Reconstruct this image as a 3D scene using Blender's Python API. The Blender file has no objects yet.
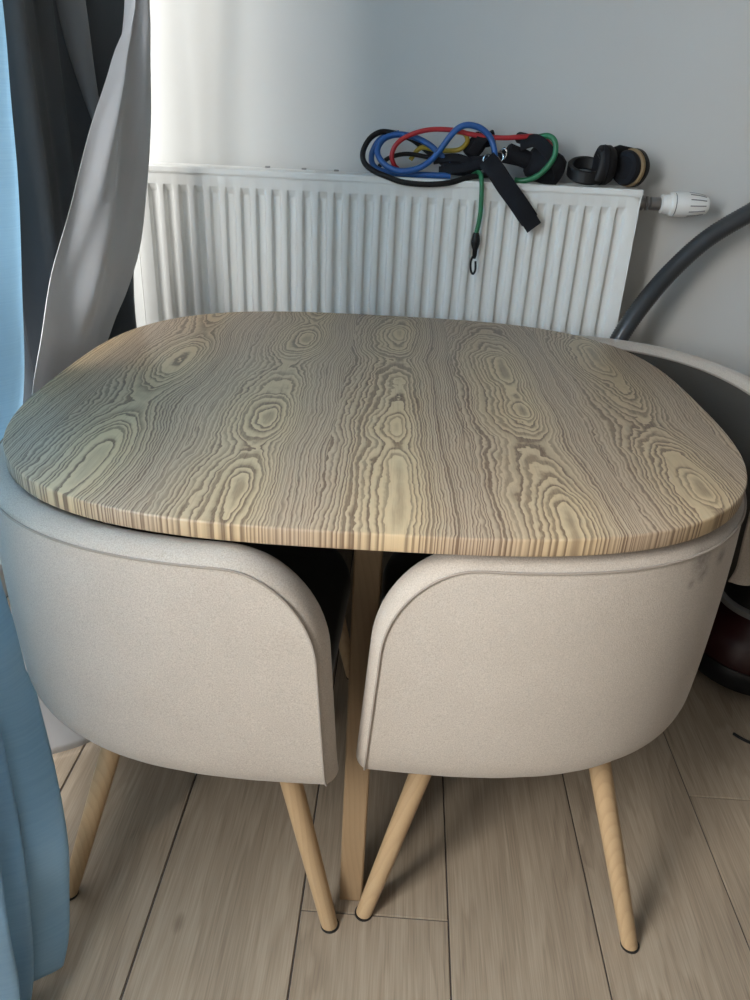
import bpy, bmesh, math, random
from mathutils import Vector, Matrix
PI = math.pi
sc = bpy.context.scene
C = sc.collection
random.seed(4)

# ------------------------------------------------------------------ camera
cam_d = bpy.data.cameras.new('camera')
cam = bpy.data.objects.new('camera', cam_d); C.objects.link(cam)
p_, y_, r_ = 0.473, 0.027, 0.050          # pitch down, yaw, roll
fwd = Vector((-math.sin(y_)*math.cos(p_), math.cos(y_)*math.cos(p_), -math.sin(p_)))
rt = Vector((math.cos(y_), math.sin(y_), 0)); up = rt.cross(fwd)
r2 = rt*math.cos(r_) + up*math.sin(r_); u2 = -rt*math.sin(r_) + up*math.cos(r_)
M = Matrix((r2, u2, -fwd)).transposed().to_4x4()
M.translation = Vector((0, 0, 1.18))
cam.matrix_world = M
cam_d.sensor_fit = 'VERTICAL'; cam_d.sensor_height = 24; cam_d.lens = 24*758/1000
cam_d.clip_start = 0.02
sc.camera = cam

# ------------------------------------------------------------------ light
w = bpy.data.worlds.new('world'); sc.world = w; w.use_nodes = True
bg = w.node_tree.nodes['Background']
bg.inputs[0].default_value = (1.0, 0.98, 0.94, 1); bg.inputs[1].default_value = 1.1

def area(name, loc, rot, sx, sy, power, col):
    l = bpy.data.lights.new(name, 'AREA'); l.shape = 'RECTANGLE'; l.size = sx; l.size_y = sy
    l.energy = power; l.color = col
    o = bpy.data.objects.new(name, l); C.objects.link(o); o.location = loc; o.rotation_euler = rot
    return o
# daylight entering through the balcony window in the left wall
area('window_daylight', (-1.16, -0.10, 1.72), (0, -PI/2, 0), 1.3, 1.8, 205, (1.0, 0.975, 0.935))
area('window_daylight_rear', (-1.16, 1.22, 1.72), (0, -PI/2, 0), 1.3, 0.84, 36, (1.0, 0.975, 0.935))
# weak fill light added behind the viewer to lift the room
area('rear_fill', (0.6, -3.9, 1.5), (PI/2, 0, 0), 1.6, 1.4, 4, (1.0, 0.985, 0.95))

sc.view_settings.view_transform = 'Standard'
sc.view_settings.look = 'None'
sc.view_settings.exposure = 0.0
sc.view_settings.gamma = 1
sc.view_settings.use_curve_mapping = False
sc.cycles.use_denoising = True
sc.cycles.max_bounces = 8
sc.cycles.sample_clamp_indirect = 6

# ------------------------------------------------------------------ node helpers
class NT:
    def __init__(s, name):
        s.m = bpy.data.materials.new(name); s.m.use_nodes = True
        s.t = s.m.node_tree; s.n = s.t.nodes; s.b = s.n['Principled BSDF']
    def node(s, typ, **kw):
        n = s.n.new(typ)
        for k, v in kw.items(): setattr(n, k, v)
        return n
    def link(s, a, b): s.t.links.new(a, b)
    def put(s, sock, v):
        if isinstance(v, bpy.types.NodeSocket): s.link(v, sock)
        elif v is not None: sock.default_value = v
    def math(s, op, a, b=None, c=None, clamp=False):
        n = s.node('ShaderNodeMath', operation=op); n.use_clamp = clamp
        s.put(n.inputs[0], a)
        if b is not None: s.put(n.inputs[1], b)
        if c is not None: s.put(n.inputs[2], c)
        return n.outputs[0]
    def coord(s, kind='Object'): return s.node('ShaderNodeTexCoord').outputs[kind]
    def sep(s, v):
        n = s.node('ShaderNodeSeparateXYZ'); s.link(v, n.inputs[0]); return n.outputs
    def comb(s, x, y, z):
        n = s.node('ShaderNodeCombineXYZ')
        for i, v in enumerate((x, y, z)): s.put(n.inputs[i], v)
        return n.outputs[0]
    def noise(s, vec, scale=1, detail=2, rough=0.5, dist=0):
        n = s.node('ShaderNodeTexNoise'); s.link(vec, n.inputs['Vector'])
        n.inputs['Scale'].default_value = scale; n.inputs['Detail'].default_value = detail
        n.inputs['Roughness'].default_value = rough; n.inputs['Distortion'].default_value = dist
        return n.outputs[0]
    def mapping(s, vec, sc_=(1, 1, 1), loc=(0, 0, 0)):
        n = s.node('ShaderNodeMapping'); s.link(vec, n.inputs[0])
        n.inputs['Scale'].default_value = sc_; n.inputs['Location'].default_value = loc
        return n.outputs[0]
    def ramp(s, fac, stops, interp='LINEAR'):
        n = s.node('ShaderNodeValToRGB'); s.link(fac, n.inputs[0]); r = n.color_ramp; r.interpolation = interp
        while len(r.elements) < len(stops): r.elements.new(0.5)
        for e, (p, c) in zip(r.elements, stops):
            e.position = p; e.color = (c, c, c, 1) if isinstance(c, (int, float)) else (*c, 1)
        return n.outputs[0]
    def mix(s, f, a, b, blend='MIX'):
        n = s.node('ShaderNodeMix', data_type='RGBA', blend_type=blend)
        s.put(n.inputs[0], f)
        s.put(n.inputs[6], (*a, 1) if isinstance(a, tuple) else a)
        s.put(n.inputs[7], (*b, 1) if isinstance(b, tuple) else b)
        return n.outputs[2]
    def bump(s, h, strength=0.3, dist=0.001):
        n = s.node('ShaderNodeBump'); s.put(n.inputs['Height'], h)
        n.inputs['Strength'].default_value = strength; n.inputs['Distance'].default_value = dist
        s.link(n.outputs[0], s.b.inputs['Normal'])
    def base(s, c, rough=0.5, spec=0.5, metal=0.0):
        s.put(s.b.inputs['Base Color'], (*c, 1) if isinstance(c, tuple) else c)
        s.put(s.b.inputs['Roughness'], rough)
        s.b.inputs['Specular IOR Level'].default_value = spec
        s.b.inputs['Metallic'].default_value = metal
        return s.m

def plain(name, c, rough=0.5, spec=0.5, metal=0.0, var=0.06, scale=30, bump=0.0):
    t = NT(name); v = t.noise(t.coord(), scale, 3)
    lo = tuple(x*(1-var) for x in c); hi = tuple(min(1, x*(1+var)) for x in c)
    m = t.base(t.mix(v, lo, hi), rough, spec, metal)
    if bump: t.bump(t.noise(t.coord(), scale*20, 2), bump, 0.001)
    return m

def fabric(name, c, c2, scale=900, bump=0.35, rough=0.9, sheen=0.25, smudge=None):
    t = NT(name); co = t.coord()
    n1 = t.noise(co, scale, 2, 0.6); n2 = t.noise(co, 14, 3)
    f = t.math('MULTIPLY_ADD', n1, 1.6, -0.3, clamp=True)
    col = t.mix(f, c, c2)
    col = t.mix(t.math('MULTIPLY', n2, 0.22), col, tuple(x*0.72 for x in c))
    t.base(col, rough, 0.2)
    t.b.inputs['Sheen Weight'].default_value = sheen; t.b.inputs['Sheen Roughness'].default_value = 0.4
    t.bump(n1, bump, 0.0006)
    return t.m

def wood_top():
    t = NT('ash_laminate'); x, y, z = t.sep(t.coord())
    P = 0.2
    q = t.math('ADD', t.math('DIVIDE', t.math('SUBTRACT', x, 0.035), P), 0.5)
    cell = t.math('FLOOR', q)
    u = t.math('MULTIPLY', t.math('SUBTRACT', t.math('SUBTRACT', q, cell), 0.5), P)
    sd = t.math('MULTIPLY', cell, 7.31)
    # heart line wanders along the board
    wand = t.math('MULTIPLY', t.math('SUBTRACT', t.noise(t.comb(sd, t.math('MULTIPLY', y, 1.5), 3.1), 1, 1.5), 0.5), 0.075)
    u2_ = t.math('ADD', u, wand)
    yn = t.math('DIVIDE', t.math('ADD', y, 0.55), 1.1)
    cols_ = {-2: [(-.55, .02), (-.38, 0), (-.15, .05), (.10, .012), (.30, .05), (.5, .03)],
             -1: [(-.55, .01), (-.44, 0), (-.30, .035), (-.17, .004), (-.05, .03), (.1, .05), (.28, .002), (.42, .035), (.55, .01)],
             0: [(-.55, .012), (-.45, 0), (-.34, .003), (-.26, .022), (-.19, 0), (-.11, .022), (.02, .035), (.16, .05), (.27, .02), (.36, 0), (.46, .03), (.55, .05)],
             1: [(-.55, .0), (-.47, .0), (-.34, .03), (-.22, .042), (-.14, .022), (-.09, 0), (-.03, .018), (.03, .022), (.12, .0), (.19, .004), (.28, .035), (.42, .06), (.55, .08)],
             2: [(-.55, .05), (-.42, .022), (-.35, 0), (-.26, .022), (-.12, .045), (.08, .03), (.22, .004), (.30, .0), (.42, .03), (.55, .05)]}
    d = 0.0
    for ci, st_ in cols_.items():
        rv = t.ramp(yn, [((yy+0.55)/1.1, vv*10) for yy, vv in st_], 'B_SPLINE' if False else 'EASE')
        on = t.math('COMPARE', cell, float(ci), 0.1)
        d = t.math('ADD', t.math('MULTIPLY', on, rv), d)
    d = t.math('DIVIDE', d, 10.0)
    u2_ = t.math('MULTIPLY', u2_, t.math('MULTIPLY_ADD', t.math('GREATER_THAN', u2_, 0.0), 0.45, 0.78))
    r = t.math('SQRT', t.math('ADD', t.math('MULTIPLY', u2_, u2_), t.math('MULTIPLY', d, d)))
    dn = t.noise(t.comb(t.math('ADD', t.math('MULTIPLY', x, 13), sd), t.math('MULTIPLY', y, 3.2), 0.0), 1, 2.2, 0.5)
    dn2 = t.noise(t.comb(t.math('ADD', t.math('MULTIPLY', x, 60), sd), t.math('MULTIPLY', y, 38), 5.0), 1, 2)
    r = t.math('ADD', r, t.math('MULTIPLY', t.math('SUBTRACT', dn, 0.5), 0.030))
    r = t.math('ADD', r, t.math('MULTIPLY', t.math('SUBTRACT', dn2, 0.5), 0.0080))
    rr_ = t.math('DIVIDE', t.math('MULTIPLY', r, r), t.math('ADD', r, 0.036))
    rings = t.math('ADD', t.math('DIVIDE', rr_, 0.0046), 0.45)
    rings = t.math('ADD', rings, t.math('MULTIPLY', t.noise(t.comb(t.math('MULTIPLY', rings, 0.55), sd, 4.0), 1, 1), 2.2))
    ph = t.math('FRACT', rings)
    rid = t.math('FLOOR', rings)
    power = t.ramp(t.noise(t.comb(t.math('MULTIPLY', rid, 3.7), sd, 8.0), 1, 0), [(0.35, 0.62), (0.55, 1.0)])
    fib = t.noise(t.comb(t.math('MULTIPLY', x, 1400), t.math('MULTIPLY', y, 45), 0.0), 1, 2, 0.6)
    fib2 = t.noise(t.comb(t.math('MULTIPLY', x, 260), t.math('MULTIPLY', y, 9), 2.0), 1, 3, 0.6)
    line = t.ramp(ph, [(0.0, 0.05), (0.06, 1.0), (0.34, 0.90), (0.52, 0.34), (0.78, 0.03), (1.0, 0.02)])
    line = t.math('MULTIPLY', line, power)
    line = t.math('MULTIPLY', line, t.ramp(fib, [(0.30, 0.62), (0.60, 1.0)]))
    line = t.math('ADD', line, t.math('MULTIPLY', t.ramp(fib2, [(0.5, 0.0), (0.75, 0.5)]), 0.5), clamp=True)
    tone = t.noise(t.comb(t.math('MULTIPLY', x, 9), t.math('MULTIPLY', y, 1.2), 1.0), 1, 2)
    light = t.mix(tone, (0.62, 0.475, 0.29), (0.56, 0.43, 0.27))
    light = t.mix(t.ramp(r, [(0.02, 0.0), (0.08, 1.0)]), light, (0.50, 0.385, 0.27))
    col = t.mix(t.math('MULTIPLY', line, 0.94), light, (0.115, 0.068, 0.044))
    t.base(col, 0.42, 0.35)
    t.bump(line, 0.10, 0.0003)
    return t.m

def wood_leg(name='ash_wood', lt=(0.52, 0.37, 0.215), dk=(0.36, 0.235, 0.13)):
    t = NT(name); x, y, z = t.sep(t.coord())
    n = t.noise(t.comb(t.math('MULTIPLY', x, 5), t.math('MULTIPLY', y, 5), t.math('MULTIPLY', z, 1.6)), 1, 2)
    a = t.math('ADD', t.math('ADD', x, t.math('MULTIPLY', y, 0.6)), t.math('MULTIPLY', n, 0.11))
    ph = t.math('FRACT', t.math('DIVIDE', a, 0.0105))
    ln = t.ramp(ph, [(0.0, 0.1), (0.15, 0.9), (0.5, 0.25), (1.0, 0.0)])
    fib = t.noise(t.comb(t.math('MULTIPLY', x, 900), t.math('MULTIPLY', y, 900), t.math('MULTIPLY', z, 25)), 1, 2)
    f = t.math('MULTIPLY', t.math('ADD', t.math('MULTIPLY', ln, 0.32), t.math('MULTIPLY', fib, 0.35)), 1.0, clamp=True)
    t.base(t.mix(f, lt, dk), 0.45, 0.4)
    return t.m

def tile_mat():
    t = NT('oak_look_tile')
    uv = t.node('ShaderNodeUVMap').outputs[0]
    x, y, z = t.sep(uv)
    n1 = t.noise(t.comb(t.math('MULTIPLY', x, 8), t.math('MULTIPLY', y, 1.0), 0.0), 1, 4, 0.6, 0.6)
    n2 = t.noise(t.comb(t.math('MULTIPLY', x, 70), t.math('MULTIPLY', y, 2.2), 0.0), 1, 5, 0.65)
    n3 = t.noise(t.comb(t.math('MULTIPLY', x, 420), t.math('MULTIPLY', y, 9), 0.0), 1, 3)
    wv = t.math('FRACT', t.math('ADD', t.math('MULTIPLY', n1, 9), t.math('MULTIPLY', x, 12)))
    ring = t.ramp(wv, [(0, 0.35), (0.2, 0.6), (0.55, 0.45), (1.0, 0.35)])
    f = t.math('ADD', t.math('MULTIPLY', n2, 0.20), t.math('MULTIPLY', n3, 0.34))
    f = t.math('ADD', f, t.math('MULTIPLY', t.math('ADD', ring, t.math('MULTIPLY', n1, 0.8)), 0.30))
    col = t.ramp(f, [(0.42, (0.42, 0.345, 0.26)), (0.56, (0.315, 0.252, 0.186)), (0.72, (0.185, 0.142, 0.105))])
    # knots
    vor = t.node('ShaderNodeTexVoronoi'); vor.feature = 'F1'
    t.link(t.comb(t.math('MULTIPLY', x, 4.2), t.math('MULTIPLY', y, 2.1), 0.0), vor.inputs['Vector']); vor.inputs['Scale'].default_value = 1
    k = t.ramp(vor.outputs['Distance'], [(0.0, 1.0), (0.025, 0.8), (0.055, 0.0)])
    col = t.mix(t.math('MULTIPLY', k, 0.7), col, (0.08, 0.055, 0.04))
    t.base(col, t.math('MULTIPLY_ADD', n2, 0.2, 0.34), 0.4)
    t.bump(f, 0.12, 0.0006)
    return t.m

def curtain_mat(name, c, c2, trans, sx=5, sz=380, rough=0.8, sheen=0.1):
    t = NT(name); x, y, z = t.sep(t.coord())
    weave = t.noise(t.comb(t.math('MULTIPLY', x, sx*3), t.math('MULTIPLY', y, sx), t.math('MULTIPLY', z, sz)), 1, 3, 0.6)
    fine = t.noise(t.coord(), 1500, 1)
    f = t.math('MULTIPLY_ADD', t.math('ADD', weave, t.math('MULTIPLY', fine, 0.3)), 1.8, -0.7, clamp=True)
    col = t.mix(f, c, c2)
    t.base(col, rough, 0.3); t.b.inputs['Sheen Weight'].default_value = sheen
    if trans > 0:
        tr = t.node('ShaderNodeBsdfTranslucent'); t.link(t.mix(0.25, col, tuple(0.5*q+0.5*0.62 for q in c)), tr.inputs[0])
        mx = t.node('ShaderNodeMixShader'); mx.inputs[0].default_value = trans
        t.link(t.b.outputs[0], mx.inputs[1]); t.link(tr.outputs[0], mx.inputs[2])
        t.link(mx.outputs[0], t.n['Material Output'].inputs[0])
    return t.m

def glass_mat():
    t = NT('window_glass'); t.base((0.95, 0.97, 0.97), 0.02)
    tr = t.node('ShaderNodeBsdfTransparent'); mx = t.node('ShaderNodeMixShader'); mx.inputs[0].default_value = 0.92
    t.link(t.b.outputs[0], mx.inputs[1]); t.link(tr.outputs[0], mx.inputs[2])
    t.link(mx.outputs[0], t.n['Material Output'].inputs[0]); return t.m

MAT = dict(
    wall=plain('painted_wall', (0.60, 0.61, 0.60), 0.75, 0.25, var=0.02, scale=4, bump=0.05),
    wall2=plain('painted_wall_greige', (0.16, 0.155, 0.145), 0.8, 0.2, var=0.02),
    ceil=plain('painted_ceiling', (0.26, 0.26, 0.255), 0.9, 0.2, var=0.02),
    grout=plain('grout', (0.09, 0.08, 0.075), 0.9),
    tile=tile_mat(), top=wood_top(), leg=wood_leg(),
    post=wood_leg('ash_post', (0.36, 0.25, 0.145), (0.25, 0.165, 0.092)),
    fab=fabric('beige_chenille', (0.36, 0.318, 0.275), (0.64, 0.575, 0.505), 620, 0.6),
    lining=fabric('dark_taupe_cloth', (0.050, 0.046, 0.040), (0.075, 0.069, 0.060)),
    pipe=fabric('beige_piping', (0.27, 0.235, 0.20), (0.42, 0.37, 0.32), 1500),
    pad=plain('black_pad', (0.012, 0.012, 0.012), 0.6),
    steel=plain('black_steel', (0.02, 0.02, 0.022), 0.4),
    rad=plain('radiator_enamel', (0.80, 0.81, 0.79), 0.28, 0.5, var=0.01),
    slot=plain('clip_grey', (0.25, 0.25, 0.25), 0.6),  # plain mid grey of the clips on the top grille
    valve=plain('nickel_brass', (0.30, 0.30, 0.30), 0.35, metal=0.8),
    white=plain('white_plastic', (0.78, 0.78, 0.76), 0.35, var=0.02),
    grey=plain('grey_print', (0.18, 0.18, 0.19), 0.5),
    blk=plain('black_rubber', (0.008, 0.0085, 0.010), 0.5, 0.3),
    web=fabric('black_webbing', (0.008, 0.009, 0.012), (0.02, 0.022, 0.028), 1200, 0.3, 0.85, 0.05),
    blue=plain('blue_latex', (0.018, 0.10, 0.33), 0.33),
    red=plain('red_latex', (0.42, 0.022, 0.03), 0.33),
    green=plain('green_latex', (0.02, 0.17, 0.075), 0.33),
    yellow=plain('yellow_latex', (0.42, 0.30, 0.02), 0.35),
    chrome=plain('chrome_ring', (0.6, 0.6, 0.6), 0.2, metal=1),
    tan=plain('tan_cushion', (0.24, 0.165, 0.085), 0.6),
    hose=plain('hose_plastic', (0.040, 0.045, 0.050), 0.33),
    vacb=plain('black_gloss_plastic', (0.006, 0.007, 0.009), 0.3, 0.35),
    red2=plain('dark_red_plastic', (0.022, 0.002, 0.003), 0.3),
    ring=plain('silver_ring', (0.20, 0.205, 0.21), 0.4, metal=0.3),
    blackout=curtain_mat('slate_blackout_cloth', (0.085, 0.10, 0.115), (0.10, 0.115, 0.13), 0.0, sz=8),
    fold=curtain_mat('lit_fold_cloth', (0.24, 0.26, 0.285), (0.27, 0.29, 0.31), 0.05, sz=8),  # fold of the dark curtain catching light, painted as a lighter grey
    satin=curtain_mat('lit_satin_cloth', (0.66, 0.68, 0.72), (0.70, 0.72, 0.76), 0.16, sz=8, rough=0.6, sheen=0.3),  # panel turned to the light; its brightness is put into a paler colour
    sheer=curtain_mat('blue_voile', (0.42, 0.61, 0.75), (0.53, 0.71, 0.83), 0.58, sx=4, sz=420),
    pvc=plain('white_pvc', (0.8, 0.8, 0.8), 0.3), glass=glass_mat())

# ------------------------------------------------------------------ mesh helpers
class MB:
    def __init__(s): s.v = []; s.f = []; s.mi = []
    def add(s, vs, fs, mi=0):
        b = len(s.v); s.v += [tuple(q) for q in vs]; s.f += [tuple(i+b for i in f) for f in fs]; s.mi += [mi]*len(fs); return s
    def box(s, x0, x1, y0, y1, z0, z1, mi=0):
        vs = [(x, y, z) for x in (x0, x1) for y in (y0, y1) for z in (z0, z1)]
        return s.add(vs, [(0, 1, 3, 2), (4, 6, 7, 5), (0, 4, 5, 1), (2, 3, 7, 6), (0, 2, 6, 4), (1, 5, 7, 3)], mi)
    def grid(s, rows, mi=0, closed=False):
        n = len(rows[0]); vs = [q for r in rows for q in r]; fs = []
        for i in range(len(rows)-1):
            for j in range(n if closed else n-1):
                k = (j+1) % n
                fs.append((i*n+j, i*n+k, (i+1)*n+k, (i+1)*n+j))
        return s.add(vs, fs, mi)
    def loft(s, rings, mi=0, caps=True):
        b = len(s.v); s.grid(rings, mi, True); n = len(rings[0]); m = len(rings)
        if caps:
            s.f.append(tuple(b+i for i in reversed(range(n)))); s.f.append(tuple(b+(m-1)*n+i for i in range(n))); s.mi += [mi]*2
        return s
    def tube(s, pts, rad, seg=12, mi=0, closed=False, flat=1.0):
        pts = [Vector(p) for p in pts]; n = len(pts); rings = []
        up_ = None
        for i, p in enumerate(pts):
            a = pts[(i-1) % n] if (closed or i > 0) else p; b = pts[(i+1) % n] if (closed or i < n-1) else p
            t = (b-a).normalized()
            if up_ is None: up_ = Vector((0, 0, 1)) if abs(t.z) < 0.9 else Vector((1, 0, 0))
            sx = t.cross(up_)
            if sx.length < 1e-6: sx = t.cross(Vector((0, 1, 0)))
            sx.normalize(); up_ = sx.cross(t).normalized()
            R = rad(i/(n-1)) if callable(rad) else rad
            rings.append([p + (sx*math.cos(q)*R + up_*math.sin(q)*R*flat) for q in [2*PI*k/seg for k in range(seg)]])
        if closed: rings.append(rings[0])
        return s.loft(rings, mi, caps=not closed)
    def lathe(s, prof, origin, axis, seg=32, mi=0):
        # prof = [(distance along the axis, radius)]
        a = Vector(axis).normalized(); o = Vector(origin)
        h = Vector((0, 0, 1)) if abs(a.z) < 0.9 else Vector((1, 0, 0)); e1 = a.cross(h).normalized(); e2 = a.cross(e1)
        return s.loft([[o+a*d+e1*math.cos(2*PI*k/seg)*r+e2*math.sin(2*PI*k/seg)*r for k in range(seg)] for d, r in prof], mi)
    def build(s, name, mats, parent=None, smooth=True, bevel=0, loc=(0, 0, 0), sub=0, angle=35):
        me = bpy.data.meshes.new(name); me.from_pydata(s.v, [], s.f); me.update()
        for m in (mats if isinstance(mats, (list, tuple)) else [mats]): me.materials.append(m)
        for p, i in zip(me.polygons, s.mi): p.material_index = i
        bm = bmesh.new(); bm.from_mesh(me); bmesh.ops.remove_doubles(bm, verts=bm.verts, dist=1e-6)
        bmesh.ops.recalc_face_normals(bm, faces=bm.faces)
        for e in bm.edges:
            if len(e.link_faces) == 2 and e.calc_face_angle(0) > math.radians(angle): e.smooth = False
        bm.to_mesh(me); bm.free()
        for p in me.polygons: p.use_smooth = smooth
        o = bpy.data.objects.new(name, me); C.objects.link(o); o.location = loc
        if parent: o.parent = parent
        if bevel:
            b = o.modifiers.new('bevel', 'BEVEL'); b.width = bevel; b.segments = 3; b.limit_method = 'ANGLE'; b.harden_normals = False
        if sub:
            b = o.modifiers.new('sub', 'SUBSURF'); b.levels = sub; b.render_levels = sub
        return o

def catmull(pts, n=10, closed=False):
    pts = [Vector(p) for p in pts]; N = len(pts); out = []
    for i in range(N if closed else N-1):
        g = (lambda k: pts[k % N]) if closed else (lambda k: pts[max(0, min(N-1, k))])
        a, b, c, d = g(i-1), g(i), g(i+1), g(i+2)
        for j in range(n):
            t = j/n
            out.append(0.5*((2*b)+(c-a)*t+(2*a-5*b+4*c-d)*t*t+(3*b-a-3*c+d)*t**3))
    if not closed: out.append(pts[-1])
    return out

def empty(name, loc, rz=0):
    o = bpy.data.objects.new(name, None); C.objects.link(o); o.location = loc; o.rotation_euler = (0, 0, rz); o.empty_display_size = 0.05
    return o
def tag(o, label, cat, group=None):
    o['label'] = label; o['category'] = cat
    if group: o['group'] = group
    return o
def struct(o): o['kind'] = 'structure'; return o
def copy_tree(o, parent=None):
    c = o.copy(); C.objects.link(c)
    if parent: c.parent = parent
    for ch in [k for k in bpy.data.objects if k.parent == o]: copy_tree(ch, c)
    return c

# ------------------------------------------------------------------ room
YB = 2.07; XL = -1.0; XR = 3.8; YF = -4.0; ZC = 2.6
def floor():
    mb = MB(); mb.box(XL-0.1, XR+0.1, YF-0.1, YB+0.1, -0.03, -0.003, 1)
    W = 0.2445; L = 1.2; g = 0.0011
    offs = {0: 0.803, 1: 0.32, 2: 0.22, 3: 1.104, 4: 0.6, -1: 0.35, -2: 0.45, -3: 0.8}
    uvs = []
    tiles = MB()
    rnd = random.Random(11)
    i0 = math.floor((XL+0.109)/W)-0; 
    for i in range(i0, 17):
        xa = -0.1105 + i*W; xb = xa+W
        if xa > XR: break
        y0 = offs.get(i, rnd.random()*L); k0 = math.floor((YF-y0)/L)
        for k in range(k0, 6):
            ya = y0+k*L; yb = ya+L
            if ya > YB: break
            a, b, c, d = max(xa, XL)+g, min(xb, XR)-g, max(ya, YF)+g, min(yb, YB)-g
            if b-a < 0.01 or d-c < 0.01: continue
            ou, ov = rnd.random()*40, rnd.random()*40
            e = 0.0012
            tiles.add([(a, c, -0.003), (b, c, -0.003), (b, d, -0.003), (a, d, -0.003), (a+e, c+e, 0), (b-e, c+e, 0), (b-e, d-e, 0), (a+e, d-e, 0)],
                      [(4, 5, 6, 7), (0, 1, 5, 4), (1, 2, 6, 5), (2, 3, 7, 6), (3, 0, 4, 7)], 0)
            uvs += [(ou, ov)]*5
    me = bpy.data.meshes.new('floor')
    v = tiles.v + mb.v; f = tiles.f + [tuple(q+len(tiles.v) for q in ff) for ff in mb.f]
    me.from_pydata(v, [], f); me.materials.append(MAT['tile']); me.materials.append(MAT['grout'])
    uvl = me.uv_layers.new(name='UVMap')
    for pi, p in enumerate(me.polygons):
        p.material_index = 0 if pi < len(tiles.f) else 1
        ou, ov = uvs[pi] if pi < len(uvs) else (0, 0)
        for li in p.loop_indices:
            q = me.vertices[me.loops[li].vertex_index].co; uvl.data[li].uv = (q.x+ou, q.y+ov)
    me.update()
    o = bpy.data.objects.new('floor', me); C.objects.link(o); struct(o)
floor()
struct(MB().box(XL-0.1, XR+0.1, YB, YB+0.1, 0, ZC).build('wall_back', MAT['wall'], smooth=False))
struct(MB().box(XR, XR+0.1, YF, YB, 0, ZC).build('wall_right', MAT['wall2'], smooth=False))
struct(MB().box(XL-0.1, XR+0.1, YF-0.1, YB+0.1, ZC, ZC+0.1).build('ceiling', MAT['ceil'], smooth=False))
WY0, WY1, WZ0, WZ1 = -1.6, 1.80, 0.10, 2.35
mb = MB(); mb.box(XL-0.1, XL, YF, WY0, 0, ZC); mb.box(XL-0.1, XL, WY1, YB, 0, ZC)
mb.box(XL-0.1, XL, WY0, WY1, 0, WZ0); mb.box(XL-0.1, XL, WY0, WY1, WZ1, ZC)
struct(mb.build('wall_left', MAT['wall'], smooth=False))
mb = MB(); mb.box(XL-0.1, -0.2, YF-0.1, YF, 0, ZC); mb.box(1.4, XR+0.1, YF-0.1, YF, 0, ZC)
mb.box(-0.2, 1.4, YF-0.1, YF, 0, 0.8); mb.box(-0.2, 1.4, YF-0.1, YF, 2.2, ZC)
struct(mb.build('wall_front', MAT['wall2'], smooth=False))
# window frames (behind the curtains)
def window(name, y0, y1, z0, z1, x0, x1):
    mb = MB(); t = 0.06
    mb.box(x0, x1, y0, y0+t, z0, z1); mb.box(x0, x1, y1-t, y1, z0, z1); mb.box(x0, x1, y0+t, y1-t, z0, z0+t); mb.box(x0, x1, y0+t, y1-t, z1-t, z1)
    ym = (y0+y1)/2; mb.box(x0, x1, ym-t/2, ym+t/2, z0+t, z1-t)
    o = struct(mb.build(name, MAT['pvc'], smooth=False, bevel=0.004))
    p = MB().box((x0+x1)/2-0.004, (x0+x1)/2+0.004, y0+t, ym-t/2, z0+t, z1-t).box((x0+x1)/2-0.004, (x0+x1)/2+0.004, ym+t/2, y1-t, z0+t, z1-t).build('pane', MAT['glass'], o, smooth=False)
window('window_1', WY0, WY1, WZ0, WZ1, XL-0.08, XL-0.02)
mb = MB(); t = 0.06
mb.box(-0.2, -0.14, YF-0.08, YF-0.02, 0.8, 2.2); mb.box(1.34, 1.4, YF-0.08, YF-0.02, 0.8, 2.2); mb.box(-0.14, 1.34, YF-0.08, YF-0.02, 0.8, 0.86); mb.box(-0.14, 1.34, YF-0.08, YF-0.02, 2.14, 2.2)
wo = struct(mb.build('window_2', MAT['pvc'], smooth=False))
MB().box(-0.14, 1.34, YF-0.054, YF-0.046, 0.86, 2.14).build('pane', MAT['glass'], wo, smooth=False)
struct(MB().box(XL, XR, YB-0.014, YB, 0, 0.07).build('baseboard_back', MAT['white'], smooth=False, bevel=0.003))

# ------------------------------------------------------------------ table
TC = Vector((-0.036, 1.281, 0))
def superell(a, b, n, N=160):
    out = []
    for k in range(N):
        q = 2*PI*k/N; c, s_ = math.cos(q), math.sin(q)
        out.append((math.copysign(abs(c)**(2/n), c)*a, math.copysign(abs(s_)**(2/n), s_)*b))
    return out
def offset_loop(p, d):
    n = len(p); out = []
    for i in range(n):
        a, b = Vector(p[i-1]), Vector(p[(i+1) % n]); t = (b-a).normalized()
        out.append((p[i][0]-t.y*d, p[i][1]+t.x*d))
    return out
table = tag(empty('dining_table', TC, 0.014), 'rounded square dining table with bold ash grain laminate top in front of the radiator', 'table')
base_loop = superell(0.560, 0.5255, 3.1, 240)
prof = [(0.7275, 0.0045), (0.7262, 0.002), (0.7268, 0.0008), (0.729, 0.0), (0.747, 0.0), (0.7492, 0.0008), (0.75, 0.0028)]
mb = MB(); mb.loft([[(x, y, z) for x, y in offset_loop(base_loop, d)] for z, d in prof[0:1]+prof[2:]])
mb.build('tabletop', MAT['top'], table, angle=50)
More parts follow.
